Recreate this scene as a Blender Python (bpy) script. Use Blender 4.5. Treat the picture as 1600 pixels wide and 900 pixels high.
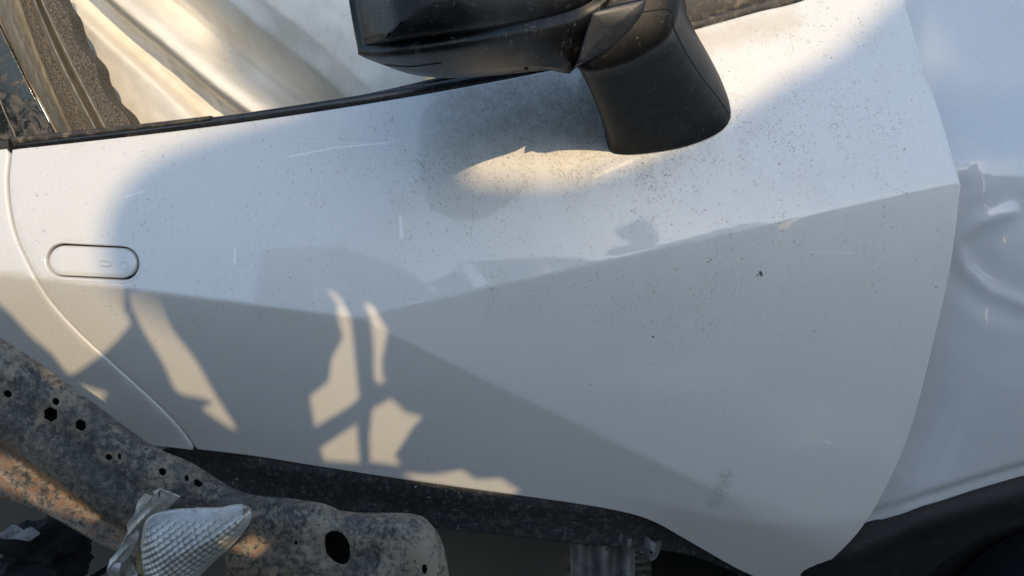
import bpy, bmesh, math, random
import numpy as np
from mathutils import Vector, Matrix, noise
from mathutils.geometry import delaunay_2d_cdt
random.seed(7); rng = np.random.default_rng(7)
for o in list(bpy.data.objects): bpy.data.objects.remove(o)
SC = bpy.context.scene; COL = SC.collection
# ------------------------------------------------------------------ camera
CAM = np.array([0.0, -0.90, 0.76]); PITCH = math.radians(-8); FOC = 26.0 / 36.0 * 1600
cd = bpy.data.cameras.new('camera'); cam = bpy.data.objects.new('camera', cd); COL.objects.link(cam)
cam.location = CAM; cam.rotation_euler = (math.radians(90) + PITCH, 0, 0)
cd.lens = 26; cd.sensor_width = 36; cd.clip_start = 0.02; cd.clip_end = 500
SC.camera = cam
# ------------------------------------------------------------------ light
SUN = Vector((0.25, -0.88, 0.41)).normalized()              # towards the sun
sl = bpy.data.lights.new('sun', 'SUN'); so = bpy.data.objects.new('sun', sl); COL.objects.link(so)
sl.energy = 2.0; sl.angle = math.radians(0.5); sl.color = (0.82, 0.62, 0.37)
so.rotation_euler = SUN.to_track_quat('Z', 'Y').to_euler(); so.location = (1, -3, 4)
w = bpy.data.worlds.new("World"); SC.world = w; w.use_nodes = True
nt = w.node_tree; bg = nt.nodes['Background']; sk = nt.nodes.new('ShaderNodeTexSky')
sk.sky_type = 'NISHITA'; sk.sun_disc = False; sk.sun_elevation = math.asin(SUN.z)
sk.sun_rotation = math.atan2(SUN.x, SUN.y); sk.air_density = 1.2; sk.dust_density = 0.7; sk.ozone_density = 1.8
nt.links.new(sk.outputs[0], bg.inputs[0]); bg.inputs[1].default_value = 0.15
SC.view_settings.view_transform = 'Standard'; SC.view_settings.look = 'None'
SC.view_settings.exposure = 0.84; SC.view_settings.gamma = 1; SC.view_settings.use_curve_mapping = False

# ------------------------------------------------------------------ pixel <-> world helpers
cp, sp = math.cos(PITCH), math.sin(PITCH)
def W(px, py, y=0.0):
    """point of the plane y = const that lies behind photograph pixel (px, py)"""
    px = np.asarray(px, float); py = np.asarray(py, float)
    u = (px - 800) / FOC; v = (450 - py) / FOC
    dx = u; dy = cp - v * sp; dz = sp + v * cp
    t = (y - CAM[1]) / dy
    return np.stack([CAM[0] + t * dx, y + 0 * t, CAM[2] + t * dz], -1)
def to_surface(pts, f, n=14):
    pts = np.asarray(pts, float); y = np.zeros(len(pts))
    for _ in range(n):
        p = W(pts[:, 0], pts[:, 1], y); y = f(p[:, 0], p[:, 2])
    return W(pts[:, 0], pts[:, 1], y)[:, [0, 2]]
def smooth_curve(pts, step=6.0, sharp=()):
    """Catmull-Rom through pts (open), sampled about every `step` px; indices in sharp stay corners"""
    pts = [np.array(p, float) for p in pts]; out = []
    n = len(pts)
    for i in range(n - 1):
        p1, p2 = pts[i], pts[i + 1]
        p0 = pts[i - 1] if i > 0 and i not in sharp else 2 * p1 - p2
        p3 = pts[i + 2] if i + 2 < n and (i + 1) not in sharp else 2 * p2 - p1
        k = max(1, int(np.linalg.norm(p2 - p1) / step))
        for j in range(k):
            t = j / k
            out.append(0.5 * ((2 * p1) + (-p0 + p2) * t + (2 * p0 - 5 * p1 + 4 * p2 - p3) * t * t + (-p0 + 3 * p1 - 3 * p2 + p3) * t ** 3))
    out.append(pts[-1])
    return np.array(out)
def closed(pts, step=6.0, sharp=None):
    n = len(pts); sh = set(range(n + 1)) if sharp is None else set(sharp) | ({n} if 0 in sharp else set())
    ext = [pts[-1]] + list(pts) + [pts[0], pts[1]]
    c = []
    P = [np.array(p, float) for p in pts]
    for i in range(n):
        p1, p2 = P[i], P[(i + 1) % n]
        p0 = P[i - 1] if i not in sh else 2 * p1 - p2
        p3 = P[(i + 2) % n] if ((i + 1) % n) not in sh and (i + 1) not in sh else 2 * p2 - p1
        k = max(1, int(np.linalg.norm(p2 - p1) / step))
        for j in range(k):
            t = j / k
            c.append(0.5 * ((2 * p1) + (-p0 + p2) * t + (2 * p0 - 5 * p1 + 4 * p2 - p3) * t * t + (-p0 + 3 * p1 - 3 * p2 + p3) * t ** 3))
    return np.array(c)
def area2(p): return 0.5 * np.sum(p[:, 0] * np.roll(p[:, 1], -1) - np.roll(p[:, 0], -1) * p[:, 1])
def inside(poly, q):
    x, y = q[:, 0], q[:, 1]; r = np.zeros(len(q), bool)
    a = poly; b = np.roll(poly, -1, 0)
    for (x1, y1), (x2, y2) in zip(a, b):
        if y1 == y2: continue
        c = ((y1 > y) != (y2 > y)) & (x < (x2 - x1) * (y - y1) / (y2 - y1) + x1)
        r ^= c
    return r
def dist_poly(poly, q, close=True):
    """unsigned distance to polyline"""
    d = np.full(len(q), 1e9)
    a = poly if close else poly[:-1]; b = np.roll(poly, -1, 0) if close else poly[1:]
    for p, r in zip(a, b):
        e = r - p; L = max(e @ e, 1e-18)
        t = np.clip(((q - p) @ e) / L, 0, 1)
        d = np.minimum(d, np.linalg.norm(q - p - t[:, None] * e, axis=1))
    return d
def smax(a, b, r):
    h = np.maximum(r - np.abs(a - b), 0) / r
    return np.maximum(a, b) + h * h * r / 4
def sst(a, b, x):
    t = np.clip((x - a) / (b - a), 0, 1); return t * t * (3 - 2 * t)
def fnoise(x, z, sc, seed=0.0):
    """cheap smooth value noise, vectorised, about -1..1"""
    r = 0
    for k, (a, b, c) in enumerate([(1.0, 0.37, 0.1), (-0.55, 1.13, 2.3), (0.83, -0.92, 4.1), (1.71, 0.69, 1.7), (-1.2, -1.5, 3.9)]):
        r = r + np.sin((a * x + b * z) * sc + c + seed * (k + 1.3) + 0.8 * np.sin((b * x - a * z) * sc * 0.7 + seed * 2.1 + k))
    return r / 5

# ------------------------------------------------------------------ object helpers
def link(name, verts, faces, mat, parent=None, smooth=True, origin=(0, 0, 0)):
    me = bpy.data.meshes.new(name); verts = np.asarray(verts, float) - np.array(origin)
    me.from_pydata([tuple(v) for v in verts], [], [tuple(int(i) for i in f) for f in faces])
    me.update()
    if smooth: me.polygons.foreach_set('use_smooth', [True] * len(me.polygons))
    o = bpy.data.objects.new(name, me); COL.objects.link(o)
    if mat: me.materials.append(mat)
    if parent: o.parent = parent
    else: o.location = origin
    return o
def empty(name, loc, label, cat, group=None):
    o = bpy.data.objects.new(name, None); COL.objects.link(o); o.location = loc; o.empty_display_size = 0.1
    o['label'] = label; o['category'] = cat
    if group: o['group'] = group
    return o
def tag(o, label, cat, group=None):
    o['label'] = label; o['category'] = cat
    if group: o['group'] = group
    return o
def sharpen(o, deg=32):
    me = o.data; bm = bmesh.new(); bm.from_mesh(me)
    a = math.radians(deg)
    for e in bm.edges:
        if len(e.link_faces) == 2 and e.calc_face_angle(0) > a: e.smooth = False
    bm.to_mesh(me); bm.free()
def panel(name, outline, f, mat, parent=None, holes=(), step=0.005, lines=(), radius=0.0025, depth=0.02, rear=False,
          origin=(0, 0, 0), attr=None, hole_depth=None, smooth=True):
    """sheet y = f(x, z) cut to an outline in (x, z), with a rounded rim turned inwards (towards +y).
       outline and holes are (n,2) arrays in metres; lines are polylines the triangulation must follow"""
    outline = outline if area2(outline) > 0 else outline[::-1]
    holes = [h if area2(h) < 0 else h[::-1] for h in holes]
    V = []; E = []
    for lp in [outline] + list(holes):
        s = len(V); V += list(map(tuple, lp)); n = len(lp)
        E += [(s + i, s + (i + 1) % n) for i in range(n)]
    nb = len(V)
    x0, z0 = outline.min(0); x1, z1 = outline.max(0)
    gx = np.arange(x0, x1, step); gz = np.arange(z0, z1, step * 0.87)
    G = np.array([(x + (0.5 * step if j % 2 else 0), z) for j, z in enumerate(gz) for x in gx])
    G = G[inside(outline, G)]
    for h in holes: G = G[~inside(h, G)]
    if len(G):
        d = dist_poly(outline, G)
        for h in holes: d = np.minimum(d, dist_poly(h, G))
        G = G[d > step * 0.45]
    for ln in lines:
        if len(G): G = G[dist_poly(ln, G, False) > step * 0.4]
    for ln in lines:
        keep = inside(outline, ln)
        for h in holes: keep &= ~inside(h, ln)
        keep &= dist_poly(outline, ln) > 0.001
        prev = None
        for p, k in zip(ln, keep):
            if k:
                V.append(tuple(p)); 
                if prev is not None: E.append((prev, len(V) - 1))
                prev = len(V) - 1
            else: prev = None
    V += list(map(tuple, G))
    r = delaunay_2d_cdt([Vector(v) for v in V], E, [], 0, 1e-7)
    P = np.array([tuple(v) for v in r[0]]); F = np.array([list(t) for t in r[2]])
    c = P[F].mean(1); k = inside(outline, c)
    for h in holes: k &= ~inside(h, c)
    F = F[k]
    y = f(P[:, 0], P[:, 1])
    verts = [np.stack([P[:, 0], y, P[:, 1]], -1)]; faces = [F]          # ccw in xz -> normal -y
    # orientation: normal of ccw (x,z) triangle is x cross z = -y  (towards the camera)
    base = len(P)
    orig = {}
    for i, src in enumerate(r[3]):
        for s_ in src:
            if s_ < nb: orig[s_] = i
    s = 0
    for li, lp in enumerate([outline] + list(holes)):
        n = len(lp); nx = np.roll(lp, -1, 0) - np.roll(lp, 1, 0); nx /= np.maximum(np.linalg.norm(nx, axis=1)[:, None], 1e-9)
        out = np.stack([nx[:, 1], -nx[:, 0]], -1)                        # outward for ccw loop, into the hole for cw loop
        dd = depth if li == 0 or hole_depth is None else hole_depth
        rr = radius if li == 0 else min(radius, 0.0006)
        yb = f(lp[:, 0], lp[:, 1])
        prof = [(rr * math.sin(a), rr * (1 - math.cos(a))) for a in (math.radians(30), math.radians(60), math.radians(90))] + [(rr, dd)]
        if rear: prof += [(rr - 0.012 * (1 if li == 0 else 0.2), dd + 0.0004)]
        prev = [orig.get(s + i, s + i) for i in range(n)]
        for (o_, d_) in prof:
            q = lp + out * o_
            verts.append(np.stack([q[:, 0], yb + d_, q[:, 1]], -1))
            cur = [base + i for i in range(n)]; base += n
            faces.append(np.array([[prev[i], cur[i], cur[(i + 1) % n], prev[(i + 1) % n]] for i in range(n)]))
            prev = cur
        s += n
    v = np.concatenate(verts); fs = [list(t) for blk in faces for t in blk]
    o = link(name, v, fs, mat, parent, smooth, origin)
    if smooth: sharpen(o, 50)
    if attr:
        for an, fn in attr.items():
            a = o.data.attributes.new(an, 'FLOAT', 'POINT'); a.data.foreach_set('value', fn(v[:, 0], v[:, 2]).astype(np.float32))
    return o
def loft(name, loops, mat, parent=None, cap0=True, cap1=True, origin=(0, 0, 0), sharp=40):
    """skin through closed loops (k, n, 3)"""
    L = np.asarray(loops, float); k, n, _ = L.shape
    v = L.reshape(-1, 3); fs = []
    for i in range(k - 1):
        for j in range(n):
            a = i * n + j; b = i * n + (j + 1) % n
            fs.append((a, b, b + n, a + n))
    v = list(v)
    for cap, i in ((cap0, 0), (cap1, k - 1)):
        if cap:
            c = L[i].mean(0); v.append(c); ci = len(v) - 1
            for j in range(n):
                a = i * n + j; b = i * n + (j + 1) % n
                fs.append((b, a, ci) if i == 0 else (a, b, ci))
    o = link(name, v, fs, mat, parent, True, origin)
    bm = bmesh.new(); bm.from_mesh(o.data); bmesh.ops.recalc_face_normals(bm, faces=bm.faces); bm.to_mesh(o.data); bm.free()
    sharpen(o, sharp)
    return o
def sweep(name, path, prof, mat, parent=None, origin=(0, 0, 0), up=(0, -1, 0), close_prof=True, sharp=40):
    """path (n,3), profile list of (a,b) : a along side = up x dir (roughly up in picture), b along `up` (towards camera)"""
    path = np.asarray(path, float); n = len(path); L = []
    for i in range(n):
        t = path[min(i + 1, n - 1)] - path[max(i - 1, 0)]; t /= np.linalg.norm(t)
        u = np.array(up, float); s = np.cross(u, t); s /= np.linalg.norm(s); u2 = np.cross(t, s)
        pr = prof(i / (n - 1)) if callable(prof) else prof
        L.append([path[i] + s * a + u2 * b for a, b in pr])
    return loft(name, L, mat, parent, True, True, origin, sharp)
def tube(name, path, r, mat, parent=None, origin=(0, 0, 0), n=10):
    pr = [(r * math.cos(a), r * math.sin(a)) for a in np.linspace(0, 2 * math.pi, n, endpoint=False)]
    return sweep(name, path, pr, mat, parent, origin)

# ------------------------------------------------------------------ material helpers
class NT:
    def __init__(s, name):
        s.m = bpy.data.materials.new(name); s.m.use_nodes = True; s.t = s.m.node_tree
        s.b = s.t.nodes['Principled BSDF']; s.co = s.t.nodes.new('ShaderNodeTexCoord').outputs['Object']
    def set(s, k, v):
        i = s.b.inputs[k]
        if hasattr(v, 'is_output') or hasattr(v, 'links'): s.t.links.new(v, i)
        else: i.default_value = (*v, 1) if isinstance(v, tuple) and len(v) == 3 else v
        return s
    def _in(s, node, i, v):
        if v is None: return
        if hasattr(v, 'links'): s.t.links.new(v, node.inputs[i])
        else: node.inputs[i].default_value = (*v, 1) if isinstance(v, tuple) and len(v) == 3 and node.inputs[i].type == 'RGBA' else v
    def math(s, op, a, b=None, c=None, clamp=False):
        n = s.t.nodes.new('ShaderNodeMath'); n.operation = op; n.use_clamp = clamp
        s._in(n, 0, a); s._in(n, 1, b); s._in(n, 2, c); return n.outputs[0]
    def mapping(s, scale=(1, 1, 1), rot=(0, 0, 0), loc=(0, 0, 0)):
        n = s.t.nodes.new('ShaderNodeMapping'); s.t.links.new(s.co, n.inputs[0])
        n.inputs[1].default_value = loc; n.inputs[2].default_value = rot; n.inputs[3].default_value = scale; return n.outputs[0]
    def noise(s, scale, detail=4, rough=0.5, vec=None, dist=0.0):
        n = s.t.nodes.new('ShaderNodeTexNoise'); s._in(n, 0, vec or s.co)
        n.inputs['Scale'].default_value = scale; n.inputs['Detail'].default_value = detail
        n.inputs['Roughness'].default_value = rough; n.inputs['Distortion'].default_value = dist; return n.outputs[0]
    def voronoi(s, scale, feature='F1', vec=None):
        n = s.t.nodes.new('ShaderNodeTexVoronoi'); n.feature = feature; s._in(n, 0, vec or s.co); n.inputs['Scale'].default_value = scale
        return n.outputs[0]
    def ramp(s, v, a, b, lo=0.0, hi=1.0):
        n = s.t.nodes.new('ShaderNodeMapRange'); n.clamp = True; n.interpolation_type = 'SMOOTHSTEP'
        s._in(n, 0, v); s._in(n, 1, a); s._in(n, 2, b); n.inputs[3].default_value = lo; n.inputs[4].default_value = hi; return n.outputs[0]
    def mix(s, f, a, b):
        n = s.t.nodes.new('ShaderNodeMix'); n.data_type = 'RGBA'; s._in(n, 0, f)
        for i, v in ((6, a), (7, b)):
            if hasattr(v, 'links'): s.t.links.new(v, n.inputs[i])
            else: n.inputs[i].default_value = (*v, 1)
        return n.outputs[2]
    def attr(s, name):
        n = s.t.nodes.new('ShaderNodeAttribute'); n.attribute_name = name; return n.outputs['Fac']
    def bump(s, h, strength=0.3, dist=0.001, normal=None):
        n = s.t.nodes.new('ShaderNodeBump'); n.inputs['Strength'].default_value = strength; n.inputs['Distance'].default_value = dist
        s.t.links.new(h, n.inputs['Height'])
        if normal is not None: s.t.links.new(normal, n.inputs['Normal'])
        return n.outputs[0]
    def seg(s, a, b, r0, r1, noisy=None, amp=0.0):
        """mask: 1 inside r0 of the segment a-b in the x,z plane, 0 beyond r1"""
        if not hasattr(s, 'xz'):
            sx = s.t.nodes.new('ShaderNodeSeparateXYZ'); s.t.links.new(s.co, sx.inputs[0]); s.xz = (sx.outputs[0], sx.outputs[2])
        x, z = s.xz; ex, ez = b[0] - a[0], b[1] - a[1]; L = max(ex * ex + ez * ez, 1e-9)
        dx = s.math('SUBTRACT', x, a[0]); dz = s.math('SUBTRACT', z, a[1])
        t = s.math('MULTIPLY_ADD', dx, ex / L, s.math('MULTIPLY', dz, ez / L)); t = s.math('ADD', t, 0.0, clamp=True)
        qx = s.math('MULTIPLY_ADD', t, -ex, dx); qz = s.math('MULTIPLY_ADD', t, -ez, dz)
        d = s.math('SQRT', s.math('MULTIPLY_ADD', qx, qx, s.math('MULTIPLY', qz, qz)))
        if noisy is not None: d = s.math('MULTIPLY_ADD', s.math('SUBTRACT', noisy, 0.5), amp, d)
        return s.ramp(d, r0, r1, 1.0, 0.0)

# ------------------------------------------------------------------ car body surface
def line_px(a, b):
    p = W(a[0], a[1], 0); q = W(b[0], b[1], 0); return p[[0, 2]], q[[0, 2]]
V0 = W(560, 495, 0)[[0, 2]]
UMd = W(1500, 288, 0)[[0, 2]] - V0; UMd /= np.linalg.norm(UMd)
ULd = V0 - W(20, 433, 0)[[0, 2]]; ULd /= np.linalg.norm(ULd)
MLd = W(1110, 775, 0)[[0, 2]] - V0; MLd /= np.linalg.norm(MLd)
def below(x, z, d): return -( (z - V0[1]) * d[0] - (x - V0[0]) * d[1])        # distance under the line through V0
KM = 0.275
d1 = below(V0[0] + MLd[0], V0[1] + MLd[1], UMd); d2 = below(V0[0] + MLd[0], V0[1] + MLd[1], ULd)
KL = KM * d1 / d2
KU = 0.29
flare_line = to_flat = W(np.array([900, 1000, 1095, 1170, 1247, 1330, 1400]), np.array([800, 812, 836, 851, 860, 862, 850]), 0)[:, [0, 2]]
def ubody(x, z): return KU * (z - V0[1]) - 0.012 + 0.16 * np.maximum(z - V0[1] - 0.02, 0) ** 2
def fbody(x, z):
    x = np.asarray(x, float); z = np.asarray(z, float)
    U = ubody(x, z)
    dm = below(x, z, UMd); dl = below(x, z, ULd)
    M = U + KM * dm; L = U + KL * dl
    fade = 0.0003 + 0.006 * sst(V0[0] + 0.45, V0[0] + 0.55, x)
    y = smax(smax(M, L, fade), U, 0.0003 + 0.0012 * sst(-0.35, -0.62, x))
    y = y + 0.035 * (x - 0.0) ** 2 * 0.6                                       # plan curvature
    y = y + 0.17 * np.maximum(0.78 - z, 0) ** 2    # tuck under
    zf = np.interp(x, flare_line[:, 0], flare_line[:, 1], left=-9)
    dd = np.maximum(zf - z + 0.006, 0); y = y + 0.16 * dd * sst(flare_line[0, 0], flare_line[2, 0], x)
    y = y + 0.0007 * fnoise(x, z, 9, 1.0) + 0.00016 * fnoise(x, z, 34, 3.0)
    y = y + 0.00030 * np.exp(-((x + .38) / .13) ** 2 - ((z - .88) / .07) ** 2) * fnoise(x * .6, z * 1.4, 75, 4.0)
    return y
def ffender(x, z):
    x = np.asarray(x, float); z = np.asarray(z, float)
    a, b = line_px((1500, 268), (1600, 250)); d = (b - a) / np.linalg.norm(b - a)
    dl = -((z - a[1]) * d[0] - (x - a[0]) * d[1])
    e = W(1500, 288, 0)
    U = ubody(x, z); U = U - .04 * (z - V0[1] - .17) + .016 * sst(.17, .3, z - V0[1]) ; y = smax(U, U + 0.20 * dl, 0.0010) + 0.035 * x ** 2 * 0.6 + 0.018 + 0.17 * np.maximum(0.78 - z, 0) ** 2
    # hollow beside the door edge and the dents of the crash
    ex = np.interp(z, EDGE_Z, EDGE_X)
    y = y + 0.022 * np.exp(-((x - ex) / 0.055) ** 2) * sst(0.72, 0.60, z)
    y = y + 0.012 * np.exp(-((x - ex) / 0.035) ** 2) * sst(0.6, 0.72, z)
    c = W(1560, 400, 0)
    y = y + 0.005 * np.exp(-((x - c[0] - .02) / 0.035) ** 2 - ((z - c[2]) / 0.05) ** 2)
    c = W(1570, 90, 0)
    y = y + 0.005 * np.exp(-((x - c[0]) / 0.03) ** 2 - ((z - c[2]) / 0.05) ** 2)
    rl = W(*np.array([(1640, 335), (1588, 352), (1553, 385), (1566, 430), (1604, 468), (1660, 490)]).T, 0)[:, [0, 2]]
    q = np.stack([np.ravel(x), np.ravel(z)], -1); dr = dist_poly(rl, q, False).reshape(np.shape(x)); y = y - 0.0017 * np.maximum(1 - dr / .013, 0) * (1 + .5 * fnoise(x, z, 60, 3)) + .00015 * np.exp(-dr / .03) * fnoise(x, z, 210, 6) + .0012 * np.exp(-((dr - .02) / .014) ** 2)
    rl = W(*np.array([(1470, 120), (1530, 95), (1560, 30), (1570, -40)]).T, 0)[:, [0, 2]]
    dr = dist_poly(rl, q, False).reshape(np.shape(x)); y = y - 0.0009 * np.maximum(1 - dr / .03, 0) ** 1.3
    y = y + 0.0022 * fnoise(x, z, 17, 5.0) + 0.0006 * fnoise(x, z, 60, 2.0)
    zb = np.interp(x, ARCH[:, 0], ARCH[:, 1]); t = z - zb
    y = y + 0.006 * sst(0.028, 0.012, t) - 0.001 * sst(0.012, 0.0, t)
    return y
# door outlines in pixels
seam = smooth_curve([(21, 236), (17, 290), (26, 355), (48, 410), (82, 468), (130, 522), (185, 572), (240, 622), (282, 664), (309, 700)], 5)
bottom = smooth_curve([(309, 700), (400, 711), (500, 727), (650, 750), (860, 779), (960, 795), (1020, 812), (1080, 845), (1150, 885), (1200, 908), (1240, 930)], 6)
right = smooth_curve([(1240, 930), (1270, 900), (1340, 830), (1388, 750), (1424, 660), (1455, 540), (1482, 420), (1499, 290), (1470, 190), (1440, 100), (1410, 0), (1385, -70)], 5, sharp=(7,))
belt = smooth_curve([(1385, -70), (1270, -2), (1180, 23), (1070, 54), (900, 104), (860, 113), (700, 144), (500, 177), (300, 205), (150, 222), (21, 236)], 7, sharp=(0,))
door_px = np.concatenate([seam[:-1], bottom[:-1], right[:-1], belt[:-1]])
door_xz = to_surface(door_px, fbody)
edge_xz = to_surface(right, fbody); o_ = np.argsort(edge_xz[:, 1]); EDGE_Z, EDGE_X = edge_xz[o_, 1], edge_xz[o_, 0]
ARCH = W(*np.array([(1150, 905), (1240, 868), (1330, 826), (1440, 790), (1520, 765), (1600, 742), (1750, 712), (1950, 700)]).T, 0.0)[:, [0, 2]]

_ap = np.array([(1150, 905), (1240, 868), (1330, 826), (1440, 790), (1520, 765), (1600, 742), (1750, 712), (1950, 700)], float)
for _ in range(3): ARCH = to_surface(_ap, ffender)
# ------------------------------------------------------------------ materials
def px3(a, y=0.0): p = W(a[0], a[1], y); return (p[0], p[2])
def paint(name, tint=(0.70, 0.685, 0.655), marks=True):
    m = NT(name)
    d = m.math('MULTIPLY', m.attr('dirt'), m.ramp(m.noise(16, 4, .65, vec=m.mapping(scale=(1, 1, .55))), .34, .62, .35, 1.35))
    # fine specks, curly hairs, vertical rain trails
    n1 = m.noise(900, 3, 0.6); th = m.math('MULTIPLY_ADD', d, -0.12, 0.74)
    speck = m.ramp(n1, th, m.math('ADD', th, 0.05))
    n2 = m.noise(210, 2, 0.5, dist=1.2); iso = m.ramp(m.math('ABSOLUTE', m.math('SUBTRACT', n2, 0.5)), 0.010, 0.026, 1, 0)
    gate = m.ramp(m.noise(230, 2, 0.5, vec=m.mapping(loc=(3, 1, 7))), m.math('MULTIPLY_ADD', d, -0.23, 0.70), m.math('MULTIPLY_ADD', d, -0.23, 0.73))
    curl = m.math('MULTIPLY', iso, gate)
    st = m.noise(1.0, 3, 0.6, vec=m.mapping(scale=(230, 230, 26)))
    streak = m.math('MULTIPLY', m.ramp(st, 0.52, 0.75), m.math('MULTIPLY', d, 0.30))
    dust = m.math('MULTIPLY', m.ramp(m.noise(14, 5, 0.65), 0.35, 0.75), m.math('MULTIPLY_ADD', d, 0.28, 0.05))
    col = m.mix(dust, tint, (0.50, 0.46, 0.40))
    col = m.mix(streak, col, (0.42, 0.37, 0.31))
    dark = m.math('MAXIMUM', m.math('MULTIPLY', speck, 0.62), m.math('MULTIPLY', curl, 0.8))
    col = m.mix(dark, col, (0.10, 0.085, 0.07))
    if marks:
        nz = m.noise(260, 3, 0.6); nz2 = m.noise(60, 4, 0.6)
        scr = None
        for a, b, r in [((430, 243), (500, 228), .0012), ((500, 228), (590, 219), .0011), ((590, 219), (720, 185), .0008), ((440, 215), (600, 222), .0006),
                        ((620, 340), (624, 372), .0022), ((359, 392), (361, 412), .0014), ((172, 308), (197, 300), .0014), ((490, 450), (500, 480), .0006),
                        ((486, 300), (497, 470), .0005), ((497, 470), (560, 600), .0005), ((830, 655), (850, 700), .0004), ((1312, 708), (1322, 713), .0012),
                        ((795, 660), (880, 800), .0004), ((1280, 397), (1355, 399), .0010), ((560, 440), (640, 560), .0003)]:
            s_ = m.seg(px3(a), px3(b), r * 0.3, r * 1.6, nz, 0.004 if r > .001 else .0012)
            s_ = m.math('MULTIPLY', s_, 0.85 if r > .001 else 0.4)
            scr = s_ if scr is None else m.math('MAXIMUM', scr, s_)
        col = m.mix(scr, col, (0.86, 0.86, 0.85))
        blk = None
        for a, b, r, k in [((1198, 429), (1200, 433), .0022, .95), ((1192, 434), (1196, 432), .001, .6), ((1024, 530), (1025, 531), .0014, .9), ((1291, 3), (1291, 60), .0003, .5),
                           ((735, 380), (738, 300), .0003, .35), ((1110, 413), (1118, 409), .0007, .8), ((1437, 300), (1447, 303), .0006, .7)]:
            s_ = m.math('MULTIPLY', m.seg(px3(a), px3(b), r * 0.4, r * 1.3, nz, 0.0015), k)
            blk = s_ if blk is None else m.math('MAXIMUM', blk, s_)
        scuffm = m.math('MULTIPLY', m.math('MULTIPLY', m.seg(px3((1132, 812)), px3((1150, 764)), .000, .017, m.noise(120, 4, .75), .03), m.ramp(m.noise(600, 4, .8, vec=m.mapping(scale=(1, 1, .3))), .42, .62)), 0.42)
        col = m.mix(m.math('MAXIMUM', blk, scuffm), col, (0.035, 0.033, 0.03))
        # drifted dirt around the foot of the mirror
        mud = m.math('MULTIPLY', m.seg(px3((735, 160)), px3((930, 165)), .0, .085, nz2, .09), m.ramp(m.math('MULTIPLY_ADD', m.noise(420, 4, .75, vec=m.mapping(scale=(1, 1, .45))), .6, m.math('MULTIPLY', m.noise(70, 4, .6), .4)), .36, .66))
        col = m.mix(m.math('MULTIPLY', mud, 0.55), col, (0.26, 0.20, 0.13))
        mud2 = m.math('MULTIPLY', m.seg(px3((1080, 52)), px3((1290, -5)), .002, .03, nz2, .03), 0.45)
        col = m.mix(mud2, col, (0.50, 0.40, 0.27))
    m.set('Base Color', col); m.set('Metallic', 0.15); m.set('Roughness', 0.5); m.set('Specular IOR Level', 0.5)
    m.set('Coat Weight', 1.0); m.set('Coat IOR', 1.5)
    m.set('Coat Roughness', m.ramp(m.math('ADD', m.math('ADD', dust, streak), m.math('MULTIPLY', dark, .5)), 0.0, 0.6, 0.035, 0.5))
    m.set('Normal', m.bump(m.noise(1500, 2, 0.5), 0.05, 0.0004))
    m.set('Coat Normal', m.bump(m.noise(260, 2, 0.5), 0.04, 0.0005))
    return m.m
M_paint = paint('white_car_paint')
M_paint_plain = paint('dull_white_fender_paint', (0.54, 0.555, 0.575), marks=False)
def plastic(name, col=(0.012, 0.012, 0.014), rough=0.42, dustc=(0.25, 0.23, 0.20), dust=0.3, scale=60, scratch=0.4, spec=0.5):
    m = NT(name)
    dn = m.math('MULTIPLY', m.ramp(m.noise(scale, 6, 0.7), 0.45, 0.8), dust)
    sp_ = m.math('MULTIPLY', m.ramp(m.noise(700, 3, 0.7), 0.66, 0.72), dust)
    c = m.mix(m.math('MAXIMUM', dn, sp_), col, dustc)
    s = None
    for i, (rot, sc) in enumerate([((0.3, 0.2, 0.7), (30, 30, 520)), ((1.1, 0.5, 0.1), (520, 30, 40)), ((0.2, 1.2, 1.9), (40, 420, 30))]):
        n = m.noise(1.0, 2, 0.5, vec=m.mapping(scale=sc, rot=rot, loc=(i * 3.1, 0, 0)), dist=0.6)
        x = m.math('MULTIPLY', m.ramp(m.math('ABSOLUTE', m.math('SUBTRACT', n, 0.5)), 0.002, 0.012, 1, 0), m.ramp(m.noise(45 + 20 * i, 3, .6), 0.55, 0.68))
        s = x if s is None else m.math('MAXIMUM', s, x)
    c = m.mix(m.math('MULTIPLY', s, scratch), c, (0.35, 0.35, 0.36))
    m.set('Base Color', c); m.set('Roughness', m.math('MULTIPLY_ADD', dn, 0.6, rough)); m.set('Specular IOR Level', spec)
    m.set('Normal', m.bump(m.noise(900, 2, .5), 0.14, 0.0008)); return m.m
M_mirror = plastic('black_mirror_plastic', rough=0.36, dust=0.07, scale=38, scratch=0.6, col=(.004, .004, .005), spec=.32)
M_arm = plastic('matt_black_arm_plastic', col=(0.004, 0.004, 0.004), rough=0.42, spec=.25, dust=0.05, scale=30, scratch=0.3, dustc=(0.20, 0.17, 0.13))
M_neck = plastic('blue_black_neck_plastic', (0.006, 0.009, 0.015), 0.40, dust=0.05, scratch=0.25)
M_trim = plastic('gloss_black_trim', (0.010, 0.010, 0.012), 0.14, dust=0.12, scale=25, scratch=0.15)
M_trimd = plastic('dusty_rubber_trim', (0.03, 0.027, 0.024), 0.6, dustc=(0.34, 0.28, 0.20), dust=0.85, scale=70, scratch=0.2)
M_sill = plastic('scuffed_black_cladding', (0.018, 0.019, 0.021), 0.40, dustc=(0.24, 0.21, 0.17), dust=0.42, scale=130, scratch=0.9)
M_arch = plastic('black_arch_cladding', (0.008, 0.009, 0.010), 0.5, dustc=(0.05, 0.045, 0.04), dust=0.3, scale=60, scratch=0.15, spec=.3)
M_dark = plastic('dark_cavity_plastic', (0.010, 0.010, 0.010), 0.8, dust=0.03, scratch=0.0, spec=.2)
M_under = plastic('grey_underbody_panel', (0.16, 0.145, 0.13), 0.75, dustc=(0.24, 0.20, 0.16), dust=0.5, scale=18, scratch=0.05)

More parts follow.
